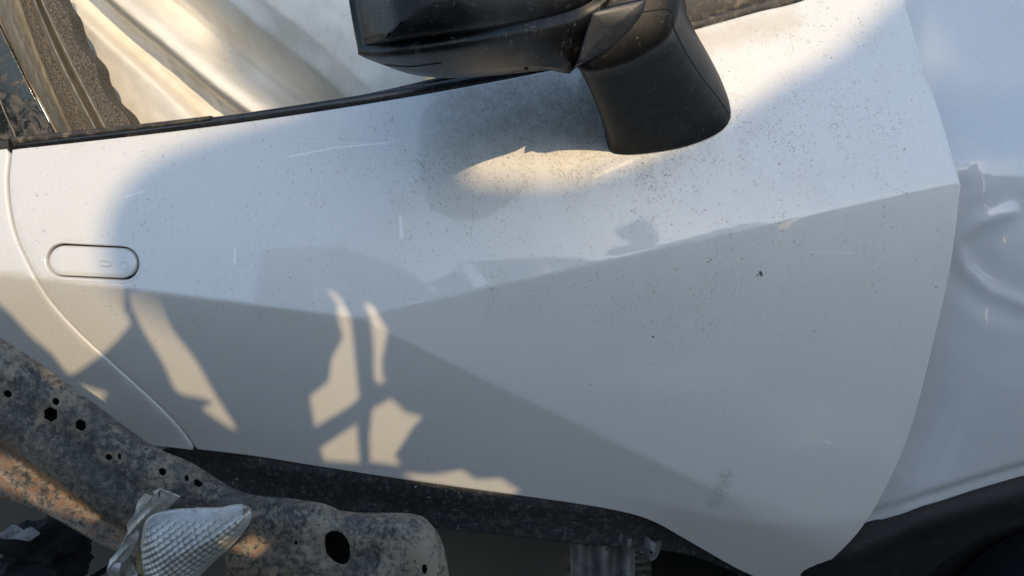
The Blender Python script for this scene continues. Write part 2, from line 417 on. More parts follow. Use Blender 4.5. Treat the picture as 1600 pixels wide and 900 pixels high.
# ------------------------------------------------------------------ setting
def ground_mat():
    m = NT('scrapyard_soil')
    n = m.noise(3, 8, 0.65); g = m.voronoi(55); c = m.mix(m.ramp(n, .3, .7), (0.16, 0.135, 0.105), (0.27, 0.23, 0.18))
    c = m.mix(m.ramp(m.noise(40, 4, .7), .5, .7), c, (0.09, 0.08, 0.065))
    m.set('Base Color', c); m.set('Roughness', 0.92); m.set('Normal', m.bump(m.math('ADD', n, m.math('MULTIPLY', g, .4)), 0.6, 0.02)); return m.m
gv = []; gf = []; xs = np.concatenate([[-200, -60, -20, -8], np.linspace(-4, 4, 70), [8, 20, 60, 200]]); ys = np.concatenate([[-200, -60, -20, -10], np.linspace(-6, 4, 80), [10, 30, 80, 200]])
for j, yy in enumerate(ys):
    for i, xx in enumerate(xs):
        gv.append((xx, yy, 0.018 * math.sin(xx * 3.1 + yy * 1.3) * math.sin(yy * 2.7 - xx) + 0.01 * random.random() if abs(xx) < 4 else 0))
n_ = len(xs)
for j in range(len(ys) - 1):
    for i in range(n_ - 1): gf.append((j * n_ + i, j * n_ + i + 1, (j + 1) * n_ + i + 1, (j + 1) * n_ + i))
g = link('ground', gv, gf, ground_mat()); g['kind'] = 'structure'

# ------------------------------------------------------------------ the car
car = empty('white_car', (0, 0, 0), 'white car with angular faceted front door, standing wrecked behind the rusty beam', 'car')
def dirt_density(x, z):
    up = sst(-0.01, 0.03, -np.minimum(below(x, z, UMd), below(x, z, ULd)))
    c = W(860, 200, 0); m = np.exp(-((x - c[0] - .02) / 0.19) ** 2 - ((z - c[2] + .01) / 0.085) ** 2)
    c2 = W(1250, 130, 0); m2 = np.exp(-((x - c2[0]) / 0.25) ** 2 - ((z - c2[2]) / 0.14) ** 2)
    return np.clip(0.02 + 0.28 * up + 0.8 * m + 0.26 * m2, 0, 1)
fpts = lambda pts, step=5: to_surface(smooth_curve(pts, step, sharp=range(len(pts))), fbody)
def offs(ln, d):
    t = np.gradient(ln, axis=0); t /= np.linalg.norm(t, axis=1)[:, None]; return ln + np.stack([-t[:, 1], t[:, 0]], -1) * d
c_um = fpts([(560, 495), (1030, 391), (1480, 292)]); c_ul = fpts([(40, 435), (300, 464), (550, 494)]); c_ml = fpts([(570, 500), (840, 637), (1100, 770)])
# handle recess opening
def stadium(a, b, r, k=14, taper=1.0):
    a = np.array(a, float); b = np.array(b, float); d = (b - a) / np.linalg.norm(b - a); n = np.array([-d[1], d[0]]); out = []
    for i in range(k + 1):
        t = math.pi * i / k; out.append(b + r * (math.sin(t) * d + math.cos(t) * n))
    for i in range(1, 6): out.append(b + (a - b) * i / 6 - r * n)
    for i in range(k + 1):
        t = math.pi * i / k; out.append(a - r * (math.sin(t) * d) * taper - r * math.cos(t) * n)
    for i in range(1, 6): out.append(a + (b - a) * i / 6 + r * n)
    return np.array(out)
HA, HB = (98, 407), (191, 412)
hole_px = stadium(HA, HB, 27.5)
hole_xz = to_surface(hole_px, fbody)
door = panel('front_door', door_xz, fbody, M_paint, car, holes=[hole_xz], step=0.0065,
             lines=[l for c in (c_um, c_ul, c_ml) for l in (offs(c, .0012), offs(c, -.0012), offs(c, .0045), offs(c, -.0045))],
             radius=0.003, depth=0.022, rear=True, attr={'dirt': dirt_density}, hole_depth=0.004)
door['label'] = 'white faceted front door with speckled dirt and shallow scratches'
def ring_strip(name, loops, mat, parent, cap=False):
    return loft(name, loops, mat, parent, False, cap)
def surf3(xz, dy): return np.stack([xz[:, 0], fbody(xz[:, 0], xz[:, 1]) + dy, xz[:, 1]], -1)
def st_xz(r): return to_surface(stadium(HA, HB, r), fbody)
M_recess = M_paint
rec = ring_strip('handle_recess', [surf3(st_xz(r), d) for r, d in [(31.5, 0.0012), (31, -0.0002), (29.5, -0.0006), (28, -0.0003), (26.6, 0.0012), (25.8, 0.0035), (25.6, 0.016)]], M_paint, door)
a = rec.data.attributes.new('dirt', 'FLOAT', 'POINT'); a.data.foreach_set('value', [0.1] * len(rec.data.vertices))
ring_strip('recess_floor', [surf3(st_xz(r), 0.015) for r in (26.5, 10)], M_dark, door, True)
HA2, HB2 = (99, 407.5), (189, 411.5)
def st2(r): return to_surface(stadium(HA2, HB2, r), fbody)
hd = ring_strip('door_handle', [surf3(st2(r), d) for r, d in [(23.5, 0.012), (23.7, 0.004), (23.3, 0.0020), (22.1, 0.0008), (19.5, 0.0002), (14, 0.0), (7, 0.0)]], M_paint, door, True)
hd['label'] = 'flush white door handle with small slot and lock cap'
# small slot and round lock cap in the handle: raised rims
def small_ring(name, a, b, r, h):
    lo = [(r, 0.0006), (r - .4, -h), (r - 1.2, -h * 1.1), (r - 1.9, -h * .6), (r - 2.4, 0.0009)]
    o = ring_strip(name, [surf3(to_surface(stadium(a, b, q, 8), fbody), d) for q, d in lo], M_paint, door, True); return o
small_ring('handle_slot', (160.5, 411), (169, 411.8), 5.2, 0.0011); small_ring('lock_cap', (194, 415), (195, 415.1), 7.0, 0.0005)
# rear door
frear = lambda x, z: fbody(x, z) - 0.0015
seam_r = to_surface(seam, fbody) ; seam_r = seam_r + np.array([-0.0080, 0.0])
rear_xz = np.concatenate([seam_r, to_surface(np.array([(250, 694), (100, 690), (-60, 680), (-200, 670), (-210, 500), (-210, 260), (-100, 249), (-30, 241)], float), fbody)])
rd = panel('rear_door', rear_xz, frear, M_paint, car, step=0.008, lines=[l for l in (offs(to_surface(smooth_curve([(-200, 412), (60, 438)], 5), fbody), .003), offs(to_surface(smooth_curve([(-200, 412), (60, 438)], 5), fbody), -.003))],
           radius=0.0036, depth=0.02, rear=True, attr={'dirt': lambda x, z: 0.12 + 0 * x})
rd['label'] = 'rear door, clean cream-lit white paint left of the curved seam'
# jamb behind the doors
jamb_px = np.array([(-200, 258), (20, 246), (700, 152), (1080, 62), (1392, -50), (1430, 100), (1487, 288), (1440, 580), (1400, 700), (1320, 835), (1240, 900), (860, 770), (300, 690), (-200, 660)], float)
jamb = panel('door_jamb', to_surface(jamb_px, fbody), lambda x, z: fbody(x, z) + 0.021, M_dark, car, step=0.03, depth=0.01)
# fender
fl = to_surface(right[::-1], fbody) + np.array([-0.012, 0.0])
fl = fl[(fl[:, 1] > np.interp(fl[:, 0], ARCH[:, 0], ARCH[:, 1]) + 0.001)]
ar = ARCH[ARCH[:, 0] > fl[-1, 0] + 0.01]
top = W(np.array([1950, 1950, 1950, 1700]), np.array([500, 100, -90, -90]), 0)[:, [0, 2]]
fx = np.concatenate([fl, closed(ar, .01)[: 0] if False else np.array([np.array([x_, np.interp(x_, ARCH[:, 0], ARCH[:, 1])]) for x_ in np.arange(fl[-1, 0] + .008, ARCH[-1, 0], .01)]), top])
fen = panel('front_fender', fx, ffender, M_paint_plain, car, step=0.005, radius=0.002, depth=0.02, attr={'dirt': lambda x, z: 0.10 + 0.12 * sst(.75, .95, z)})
fen['label'] = 'dented dull white front fender right of the door edge'
# wheel arch cladding
ap = np.array([np.array([x_, np.interp(x_, ARCH[:, 0], ARCH[:, 1])]) for x_ in np.arange(W(1300, 850, 0)[0], ARCH[-1, 0], .01)]) + np.array([0, -0.0015])
lowa = W(*np.array([(1950, 790), (1800, 800), (1660, 822), (1560, 858), (1500, 900), (1450, 960), (1215, 970)]).T, .07)[:, [0, 2]]
def farch(x, z):
    zb = np.interp(x, ARCH[:, 0], ARCH[:, 1]); t = np.maximum(zb - z, 0)
    return fender_y0 + 0.008 + 0.035 * sst(.50, .36, x) + 0.012 * (1 - np.exp(-t / 0.01)) * 0 - 0.012 * np.exp(-((t - 0.03) / 0.02) ** 2) + 0.25 * np.maximum(t - 0.05, 0)
fender_y0 = float(ffender(np.array([0.55]), np.array([np.interp(.55, ARCH[:, 0], ARCH[:, 1]) + .01]))[0])
arch = panel('wheel_arch_trim', np.concatenate([ap, lowa]), farch, M_arch, car, step=0.008, depth=0.05, radius=0.003)
panel('wheel_liner', W(*np.array([(1020, 835), (1250, 850), (1500, 780), (1950, 740), (1950, 1000), (1020, 1000)]).T, .24)[:, [0, 2]], lambda x, z: .24 + 0 * x, M_dark, car, step=.05, depth=.01)
# wheel: tyre + rusty rim seen at the corner
def disc_ring(name, c, prof, mat, parent, n=48):
    L = [[(c[0] + r * math.cos(t), c[1] + d, c[2] + r * math.sin(t)) for t in np.linspace(0, 2 * math.pi, n, endpoint=False)] for r, d in prof]
    return loft(name, L, mat, parent, False, True)
m = NT('rusty_brown_rim'); m.set('Base Color', m.mix(m.ramp(m.noise(30, 5, .6), .3, .7), (0.20, 0.10, 0.04), (0.10, 0.055, 0.03))).set('Roughness', .7); M_rim = m.m
wc = W(1720, 1065, 0.12)
wheel = disc_ring('wheel', wc, [(0.20, .1), (0.20, 0.0), (0.17, -0.012), (0.150, 0.0), (0.148, .02)], M_arch, car)
disc_ring('rim', wc, [(0.149, .02), (0.140, 0.012), (0.12, 0.02), (0.05, 0.03)], M_rim, wheel)
# sill cladding
sill_top = smooth_curve([(254, 716), (300, 704), (400, 714), (500, 730), (650, 753), (860, 782), (960, 798), (1020, 815), (1080, 848), (1150, 888), (1200, 912), (1250, 935)], 7)
sill_bot = smooth_curve([(1250, 955), (1170, 905), (1120, 880), (1060, 862), (980, 853), (900, 848), (800, 836), (670, 822), (560, 806), (440, 793), (370, 775), (300, 745), (262, 728)], 7)
def fsill(x, z):
    t = np.interp(x, SB[:, 0], SB[:, 1])
    h = (z - t) / 0.06
    return np.interp(x, SBX, SBY) + 0.020 + 0.02 * sst(.12, .25, x) - 0.016 * np.exp(-((h - 0.55) / 0.45) ** 2) + 0.0006 * fnoise(x, z, 40)
SB = W(sill_bot[::-1, 0], sill_bot[::-1, 1], 0.03)[:, [0, 2]]
_b = to_surface(sill_top, fbody); SBX = _b[:, 0]; SBY = fbody(_b[:, 0], _b[:, 1])
def up_extend(p): q = p.copy(); q[:, 1] += 0.012; return q
st_ = up_extend(to_surface(sill_top, fsill)); sb_ = to_surface(sill_bot, fsill)
sill = panel('sill_trim', np.concatenate([st_, sb_]), fsill, M_sill, car, step=0.007, depth=0.05, radius=0.003)

# belt mouldings
def belt_path(pts, dy, step=8):
    c = smooth_curve(pts, step); xz = to_surface(c, fbody); return np.stack([xz[:, 0], fbody(xz[:, 0], xz[:, 1]) + dy, xz[:, 1]], -1)
def rprof(w0, w1, t):
    """profile from a=w0 (low) to a=w1 (high), rounded, thickness t towards camera"""
    m_ = (w0 + w1) / 2; r = (w1 - w0) / 2
    return [(m_ + r * math.copysign(abs(math.cos(a)) ** .6, math.cos(a)), t * max(math.sin(a), -1.6) if math.sin(a) > 0 else 2.0 * t * math.sin(a)) for a in np.linspace(0, 2 * math.pi, 20, endpoint=False)]
def ip(t, ks): xs_, ys_ = zip(*ks); return float(np.interp(t, xs_, ys_))
px_at = lambda t, a, b: a + t * (b - a)
sweep('belt_moulding', belt_path([(22, 229), (150, 215), (300, 196), (500, 168), (700, 136), (850, 108), (905, 97)], 0.004),
      lambda t: rprof(-0.0075, ip(t, [(0, .0085), (.4, .0072), (.7, .009), (1, .009)]), 0.0055), M_trim, door)['label'] = 'gloss black moulding along the bottom of the window'
sweep('dusty_moulding', belt_path([(24, 222), (150, 207), (240, 196), (330, 184)], 0.0015), lambda t: rprof(-.004, .0065 * (1 - .6 * t), .008), M_trimd, door)
sweep('window_seal', belt_path([(425, 171), (520, 158), (620, 142), (700, 127), (800, 112), (860, 101)], 0.012),
      lambda t: rprof(-0.004, ip(t, [(0, .001), (.3, .004), (.6, .009), (1, .014)]), 0.004), M_trim, door)
sweep('belt_moulding', belt_path([(1040, 52), (1070, 44), (1180, 14), (1280, -14), (1380, -48)], 0.004), rprof(-.0065, .0075, .006), M_trimd, door)['label'] = 'dusty grey moulding right of the mirror'
sweep('window_seal', belt_path([(1040, 34), (1070, 27), (1180, -4), (1280, -33), (1380, -66)], 0.010), rprof(-.010, .045, .005), M_trimd, door)
sweep('belt_moulding', belt_path([(-200, 250), (-60, 239), (15, 230)], 0.004), rprof(-.008, .0095, .006), M_trimd, rd)['label'] = 'dusty moulding left of the seam'

# ------------------------------------------------------------------ window opening: pillar, glass, airbag
m = NT('dusty_felt'); dn = m.noise(420, 4, .8); c = m.mix(m.ramp(dn, .38, .72), (0.045, 0.040, 0.034), (0.24, 0.20, 0.155)); m.set('Base Color', c).set('Roughness', .95).set('Normal', m.bump(dn, .8, .002)); M_felt = m.m
m = NT('dusty_tan_pillar_plastic'); dn = m.noise(1, 5, .6, vec=m.mapping(scale=(180, 180, 20))); c = m.mix(m.ramp(dn, .3, .7), (0.15, 0.13, 0.105), (0.28, 0.245, 0.19)); c = m.mix(m.ramp(m.noise(600, 3, .6), .6, .7, 0, .5), c, (.10, .08, .06)); m.set('Base Color', c).set('Roughness', .6).set('Normal', m.bump(dn, .2, .001)); M_tan = m.m
pil = None
def pillar_piece(name, lpts, rpts, depth_fn, mat, parent, n=60, k=9):
    """strip between two picture curves with relief depth_fn(s) (s 0..1 across), solid"""
    l = smooth_curve(lpts, 4); r = smooth_curve(rpts, 4)
    rs = lambda c: np.array([np.interp(np.linspace(0, 1, n), np.linspace(0, 1, len(c)), c[:, i]) for i in (0, 1)]).T
    l, r = rs(l), rs(r); L = []
    for i in range(n):
        row = []
        for s in np.linspace(0, 1, k): q = l[i] * (1 - s) + r[i] * s; row.append(W(q[0], q[1], depth_fn(s)))
        row += [row[-1] + np.array([0, .03, 0]), row[0] + np.array([0, .03, 0])]
        L.append(row)
    return loft(name, L, mat, parent, True, True, sharp=35)
pillar = pillar_piece('centre_pillar', [(-40, -60), (0, 45), (35, 115), (70, 175), (100, 235)], [(10, -60), (30, 0), (62, 90), (100, 180), (125, 235)],
                      lambda s: 0.110 - 0.012 * math.sin(math.pi * s) + 0.006 * math.sin(3 * math.pi * s), M_tan, car)
pillar_piece('felt_strip', [(12, -60), (30, 0), (62, 90), (98, 175), (125, 235)], [(25, -60), (50, 0), (85, 90), (128, 175), (162, 235)], lambda s: 0.113 - .004 * math.sin(math.pi * s), M_felt, pillar)
pillar_piece('pillar_ridge', [(26, -60), (48, 0), (84, 90), (127, 175), (160, 235)], [(45, -60), (66, 0), (108, 90), (152, 175), (185, 235)], lambda s: 0.113 - .012 * math.exp(-((s - .3) / .22) ** 2) + .010 * math.exp(-((s - .62) / .1) ** 2) - .008 * math.exp(-((s - .95) / .2) ** 2), M_tan, pillar, k=15)
pillar_piece('pillar_flange', [(44, -60), (65, 0), (107, 90), (150, 175), (184, 235)], [(70, -60), (92, 0), (108, 25), (120, 66), (148, 100), (155, 125), (170, 155), (196, 180), (212, 215), (216, 240)], lambda s: 0.109 + .016 * s, M_felt, pillar)
m = NT('grimy_dark_glass'); dn = m.noise(55, 6, .7, dist=1.0); c = m.mix(m.ramp(dn, .45, .7, 0, .7), (0.012, 0.016, 0.02), (0.16, 0.13, 0.10)); c = m.mix(m.ramp(m.noise(500, 3, .6), .6, .7, 0, .6), c, (.3, .27, .22))
m.set('Base Color', c).set('Roughness', m.ramp(dn, .4, .7, .06, .7)); M_glass = m.m
gl = W(*np.array([(-220, -80), (-60, -80), (0, 46), (40, 128), (96, 236), (96, 250), (-220, 262)]).T, 0.1)[:, [0, 2]]
panel('window_glass', gl, lambda x, z: 0.100 + 0 * x, M_glass, rd, step=0.05, depth=0.004, radius=.001)
sweep('glass_channel', W(*np.array([(0, 155), (10, 180), (22, 205), (32, 235)]).T, 0.097), [(-.0006, 0), (.0006, 0), (.0006, .002), (-.0006, .002)], M_tan, rd)

# airbag / crumpled white fabric
S = np.array([-260, -200, -150, -110, -80, -60, -52, -49, -44, -36, -20, -8, 0, 6, 14, 24, 30, 38, 50, 62, 80, 100, 125, 160, 220, 280, 340, 420])
Hh = np.array([26, 22, 20, 24, 30, 36, 37, 34, 8, 2, 0, 6, 40, 60, 70, 68, 60, 34, 12, 4, 20, 58, 92, 104, 96, 84, 92, 80.])
st = np.arange(-260, 420, 1.0); tb = np.interp(st, S, Hh); kk = np.exp(-np.arange(-8, 9) ** 2 / (2 * 1.6 ** 2)); kk /= kk.sum(); tb = np.convolve(np.pad(tb, 8, 'edge'), kk, 'valid')
O_ = W(160, 0, .18)[[0, 2]]; SCL = 0.18 + 0.9; SCL = SCL / FOC
def fbag(x, z):
    X = (x - O_[0]) / SCL; Y = -(z - O_[1]) / SCL
    s = .647 * X - .763 * Y; t = .763 * X + .647 * Y
    s2 = s + 2.5 * np.sin(t / 70) + 1.2 * np.sin(t / 31 + 1) + 0.10 * (t - 120) * sst(-20, -80, s)
    h = np.interp(s2, st, tb) * 0.001
    val = np.exp(-((s + 22) / 22) ** 2)
    wr = (np.sin(s / 3.1 + 2.2 * np.sin(t / 17) + t / 13) * .0011 + np.abs(np.sin(s / 4.5 - t / 16)) * .0014) * val * sst(40, 110, t) * sst(290, 200, t)
    wr += 0.0022 * fnoise(x, z, 55, 2.0) * sst(60, 140, s) + 0.006 * np.abs(fnoise(x, z, 22, 7.0)) * sst(90, 160, s) + 0.0007 * fnoise(x, z, 120, 1)
    c1 = np.sin(t / 40 + s / 70) * .004 * sst(100, 170, s)
    return 0.24 - h - wr - c1
m = NT('white_airbag_fabric'); dn = m.noise(9, 5, .6); c = m.mix(m.ramp(dn, .32, .70, 0, .65), (0.82, 0.79, 0.73), (0.54, 0.48, 0.39))
sp1 = m.ramp(m.noise(330, 3, .6), .67, .72, 0, .55); c = m.mix(sp1, c, (.2, .16, .12)); 
n2 = m.noise(90, 2, .5, dist=2.0); c = m.mix(m.math('MULTIPLY', m.ramp(m.math('ABSOLUTE', m.math('SUBTRACT', n2, .5)), .003, .012, 1, 0), m.ramp(m.noise(25, 3, .5), .55, .7, 0, .6)), c, (.15, .13, .1))
m.set('Base Color', c).set('Roughness', .75).set('Normal', m.bump(m.noise(1400, 2, .5), .1, .0005)); M_bag = m.m
bag_px = np.array([(40, -90), (250, -90), (450, -90), (680, -90), (672, 0), (665, 80), (661, 128), (665, 175), (500, 215), (300, 240), (100, 260), (60, 120)], float)
bag_xz = to_surface(closed(bag_px, 8, sharp=(0, 3, 6, 10)), fbag)
bag = panel('curtain_airbag', bag_xz, fbag, M_bag, car, step=0.0028, depth=0.002, radius=.001)
bag['label'] = 'crumpled creamy white fabric hanging in the window opening'
# glimpse behind the airbag
m = NT('pale_yellow_green_trim'); m.set('Base Color', m.mix(m.ramp(m.noise(40, 3, .5), .4, .6), (0.32, 0.31, 0.20), (.45, .43, .28))).set('Roughness', .7)
p_ = W(682, 60, .42); link('far_trim', [(p_[0] + a * .05, p_[1] + b * .02, p_[2] + c_ * .14) for a in (-1, 1) for b in (-1, 1) for c_ in (-1, 1)], [(0, 1, 3, 2), (4, 6, 7, 5), (0, 4, 5, 1), (2, 3, 7, 6), (0, 2, 6, 4), (1, 5, 7, 3)], m.m, car, False)

# ------------------------------------------------------------------ side mirror
mirror = panel('side_mirror', W(*closed([(985, 160), (1010, 165), (1085, 165), (1090, 185), (1050, 210), (995, 218), (985, 210)], 8, sharp=()).T, 0)[:, [0, 2]], lambda x, z: fbody(x, z) - .004, M_arm, car, step=.02, depth=.01)
mirror['label'] = 'large black door mirror on a flared foot'
def loop3(pts, y, n=72, sharp=()):
    c = closed(pts, 3, sharp=sharp); d = np.r_[0, np.cumsum(np.linalg.norm(np.diff(np.vstack([c, c[:1]]), axis=0), axis=1))]
    cc = np.vstack([c, c[:1]]); t = np.linspace(0, d[-1], n, endpoint=False)
    q = np.stack([np.interp(t, d, cc[:, 0]), np.interp(t, d, cc[:, 1])], -1)
    yy = y(q) if callable(y) else y
    return W(q[:, 0], q[:, 1], yy)
foot = [(951, 233), (968, 240), (1000, 240), (1060, 231), (1108, 215), (1136, 196), (1142, 172), (1130, 135), (1104, 92), (1080, 48), (1070, 0), (1060, -40), (1000, -60), (960, -30), (935, 60), (930, 110), (938, 150), (944, 200)]
neck = [(908, 110), (922, 114), (945, 112), (985, 100), (1020, 82), (1045, 62), (1056, 42), (1062, 20), (1064, 0), (1062, -20), (1058, -45), (1050, -65), (1010, -80), (960, -70), (915, -20), (900, 20), (896, 60), (899, 95)]
F_ = np.array(foot, float); N_ = np.array(neck, float)
def fy(q):  # foot lies on the door surface
    p = W(q[:, 0], q[:, 1], 0.0); return fbody(p[:, 0], p[:, 2])
L = []
MID = np.array([(938, 182), (954, 194), (985, 196), (1026, 187), (1068, 170), (1100, 144), (1112, 108), (1105, 82), (1086, 52), (1071, 18), (1066, -20), (1060, -50), (1020, -70), (960, -50), (925, 20), (914, 90), (922, 125), (931, 152)], float)
for t in [0.0, .015, .05, .1, .18, .28, .38, .5, .62, .74, .86, .95, 1.0]:
    q = F_ * (2 * t * t - 3 * t + 1) + MID * (4 * t - 4 * t * t) + N_ * (2 * t * t - t)
    if t == 0.05: q = q + (q - q.mean(0)) * .004
    L.append(loop3(q, (lambda q_, t=t: fy(q_) * (1 - t) - .105 * t ** 1.6 - .002)))
ce = N_.mean(0)
for k_, y_ in ((.985, -.110), (.94, -.115), (.86, -.119), (.7, -.122), (.45, -.124), (.2, -.125)): L.append(loop3(ce + (N_ - ce) * k_, y_))
arm = loft('mirror_arm', L, M_arm, mirror, True, True, sharp=60)
# housing: rings from the door side outwards
def quad(bl, br, tr, tl): return [bl[0], bl[1], br, tr, tl]
H = [
 (-0.080, [(690, 104), (760, 106), (880, 96), (905, 60), (930, -60), (880, -150), (640, -150), (620, -60), (640, 60)]),
 (-0.112, [(640, 112), (740, 120), (870, 106), (903, 98), (950, -60), (900, -165), (590, -165), (575, -60), (590, 60)]),
 (-0.150, [(612, 106), (700, 122), (850, 110), (902, 102), (960, -60), (915, -175), (570, -175), (552, -60), (566, 60)]),
 (-0.195, [(584, 96), (660, 112), (810, 104), (906, 88), (965, -60), (915, -180), (560, -180), (545, -60), (562, 70)]),
 (-0.232, [(571, 90), (650, 90), (790, 72), (920, 40), (965, -60), (915, -180), (555, -180), (541, -60), (560, 74)]),
 (-0.240, [(570, 87), (650, 85), (790, 65), (926, 30), (967, -60), (915, -180), (553, -180), (539, -60), (558, 73)]),
 (-0.245, [(571, 83), (650, 79), (790, 58), (927, 22), (967, -60), (915, -180), (553, -180), (539, -60), (559, 70)]),
 (-0.246, [(573, 79), (650, 74), (790, 52), (926, 16), (966, -62), (915, -180), (555, -180), (541, -60), (561, 67)]),
 (-0.243, [(576, 73), (650, 67), (790, 45), (922, 9), (963, -62), (912, -178), (558, -178), (544, -60), (565, 63)]),
 (-0.2415, [(578, 70), (650, 63), (790, 41), (920, 5), (960, -62), (911, -177), (560, -177), (546, -60), (567, 61)])]
_w = lambda yb: (lambda q: -.2415 + (yb + .2415) * sst(550, 630, q[:, 0]))
H = [(_w(y_) if -.2465 < y_ < -.242 else y_, p_) for y_, p_ in H]
_b0 = np.array(H[-1][1], float); _c = _b0.mean(0)
for k_, y_ in ((.985, -.2455), (.955, -.251), (.90, -.2565), (.80, -.262), (.62, -.2665), (.4, -.269), (.18, -.270)): H.append((y_, [(q[0] + (42 * (1 - k_) ** .6 if q[0] < 600 and k_ > .5 else 0), q[1]) for q in _c + (_b0 - _c) * k_]))
_yy = lambda yb: (lambda q: (yb(q) if callable(yb) else yb) * (1 - .46 * sst(690, 935, q[:, 0])) + (.038 * sst(640, 545, q[:, 0]) ** 1.3 if callable(yb) or yb < -.2 else 0))
L = [loop3(p, _yy(y), 96) for y, p in H]
hs = loft('mirror_housing', L, M_mirror, mirror, True, True, sharp=75)
# thin body seam around the underside and neck cover
cv_px = closed([(925, 18), (960, 8), (1012, -4), (1004, 22), (985, 50), (955, 76), (925, 93), (900, 101), (912, 60)], 5, sharp=(0, 2, 7))
def yc(q): return -0.134 + 0.0001 * np.clip(q[:, 0] - 905, 0, 200) + 0.00012 * np.clip(q[:, 1] - 20, 0, 100)
def plate(name, px, yfn, mat, parent, th=.006, bulge=.0035, step=6):
    q = px; P = [W(q[:, 0], q[:, 1], yfn(q))]; c = q.mean(0); loops = [P[0] + np.array([0, th, 0])]
    loops.append(P[0])
    for s, b in ((.97, -.0012), (.9, -.0022), (.7, -bulge * .7), (.4, -bulge * .93), (.12, -bulge)):
        qq = c + (q - c) * s; w_ = W(qq[:, 0], qq[:, 1], yfn(qq) + b); loops.append(w_)
    return loft(name, loops, mat, parent, True, True, sharp=60)
nc = plate('neck_cover', cv_px, yc, M_neck, mirror, th=.03)
m = NT('black_gap'); m.set('Base Color', (.003, .003, .003)).set('Roughness', .9); M_gap = m.m
# seam lines follow the arm surface: project by ray casting after building
bpy.context.view_layer.update()
def ray_px(o, px, py):
    d = W(px, py, 0.0) - CAM; d /= np.linalg.norm(d); mw = o.matrix_world.inverted()
    ok, loc, nr, _ = o.ray_cast(mw @ Vector(CAM), Vector(d)); return np.array(loc) if ok else None
def seam_on(name, o, pts, r, mat, parent):
    P = [ray_px(o, *q) for q in smooth_curve(pts, 5)]; P = [p for p in P if p is not None]
    if len(P) > 3: return tube(name, P, r, mat, parent, n=6)
seam_on('arm_seam', arm, [(985, 22), (1045, 15), (1052, 40), (1068, 75), (1095, 118), (1120, 150), (1139, 178)], .0006, M_gap, mirror)
seam_on('housing_seam', hs, [(590, 100), (640, 104), (690, 98)], .0005, M_gap, mirror)
p = ray_px(hs, 822, 106)
if p is not None: tube('drain_hole', [p + np.array([0, -.001, 0]), p + np.array([0, .004, .001])], .0022, M_gap, mirror, n=12)

# ------------------------------------------------------------------ under the car
def boxy(name, c, s, mat, parent, rot=0):
    v = [(c[0] + a * s[0] / 2, c[1] + b * s[1] / 2, c[2] + d * s[2] / 2) for a in (-1, 1) for b in (-1, 1) for d in (-1, 1)]
    return link(name, v, [(0, 1, 3, 2), (4, 6, 7, 5), (0, 4, 5, 1), (2, 3, 7, 6), (0, 2, 6, 4), (1, 5, 7, 3)], mat, parent, False)
funder = lambda x, z: 0.20 - 0.5 * (z - .3) + .004 * fnoise(x, z, 14)
up_px = np.array([(-200, 700), (300, 700), (600, 760), (893, 800), (893, 990), (-200, 990)], float)
panel('underbody_panel', W(up_px[:, 0], up_px[:, 1], .2)[:, [0, 2]], funder, M_under, car, step=.03, depth=.01)
boxy('floor_pan', (0, 1.0, .42), (3.4, 1.5, .03), M_dark, car)
# scalloped metal bracket under the sill
m = NT('dull_bent_aluminium'); dn = m.noise(30, 5, .6); m.set('Base Color', m.mix(m.ramp(dn, .3, .7), (.10, .095, .09), (.28, .27, .26))).set('Roughness', .5).set('Metallic', .5).set('Normal', m.bump(m.noise(60, 4, .6), .5, .004)); M_alu = m.m
bk = [(893, 846)]
for i in range(4): bk += [(905 + 28 * i, 850 + i), (912 + 28 * i, 860 + i), (920 + 28 * i, 860 + i), (928 + 28 * i, 851 + i)]
bk = [(893, 836), (1010, 840), (1035, 850), (1030, 866), (1016, 870), (1004, 862), (992, 864), (990, 955), (893, 955)]
fb = lambda x, z: 0.10 + .010 * np.sin(x * 180) + .006 * fnoise(x, z, 60)
hb = [W(*stadium((x_, y_), (x_ + .5, y_), r_, 6).T, .1)[:, [0, 2]] for x_, y_, r_ in [(927, 853, 4), (945, 855, 3), (976, 857, 3), (1015, 858, 3.4)]]
br = panel('sill_bracket', W(*closed(bk, 6).T, .1)[:, [0, 2]], fb, M_alu, car, holes=hb, step=.003, depth=.006, radius=.001)
br['label'] = 'crumpled dull aluminium bracket under the sill'

# ------------------------------------------------------------------ rusty beam in front
def beam_mat():
    m = NT('rusty_painted_steel')
    n = m.noise(24, 8, .75, dist=.9); n2 = m.noise(130, 5, .8); n3 = m.noise(7, 5, .6, vec=m.mapping(loc=(5, 2, 1)))
    base = m.mix(m.ramp(n2, .35, .65), (0.026, 0.026, 0.026), (0.085, 0.080, 0.072))
    c = m.mix(m.ramp(m.math('MULTIPLY_ADD', m.noise(5.5, 4, .6), .75, m.math('MULTIPLY_ADD', n2, .5, m.math('MULTIPLY', n, .45))), .80, .97), base, (0.29, 0.24, 0.175))
    rust = m.attr('rust'); rn = m.math('MULTIPLY_ADD', n2, .5, m.math('MULTIPLY', n3, .5))
    c = m.mix(m.math('MULTIPLY', rust, m.ramp(rn, .38, .56)), c, (0.36, 0.27, 0.18))
    c = m.mix(m.math('MULTIPLY', rust, m.ramp(m.noise(130, 4, .7), .52, .62)), c, (0.20, 0.085, 0.04))
    c = m.mix(m.ramp(m.noise(600, 2, .6), .66, .72, 0, .6), c, (.32, .30, .27))
    m.set('Base Color', c).set('Roughness', m.ramp(n, .3, .7, .42, .8)); m.set('Normal', m.bump(m.math('ADD', n2, m.math('MULTIPLY', n, .6)), .5, .002)); return m.m
M_beam = beam_mat()
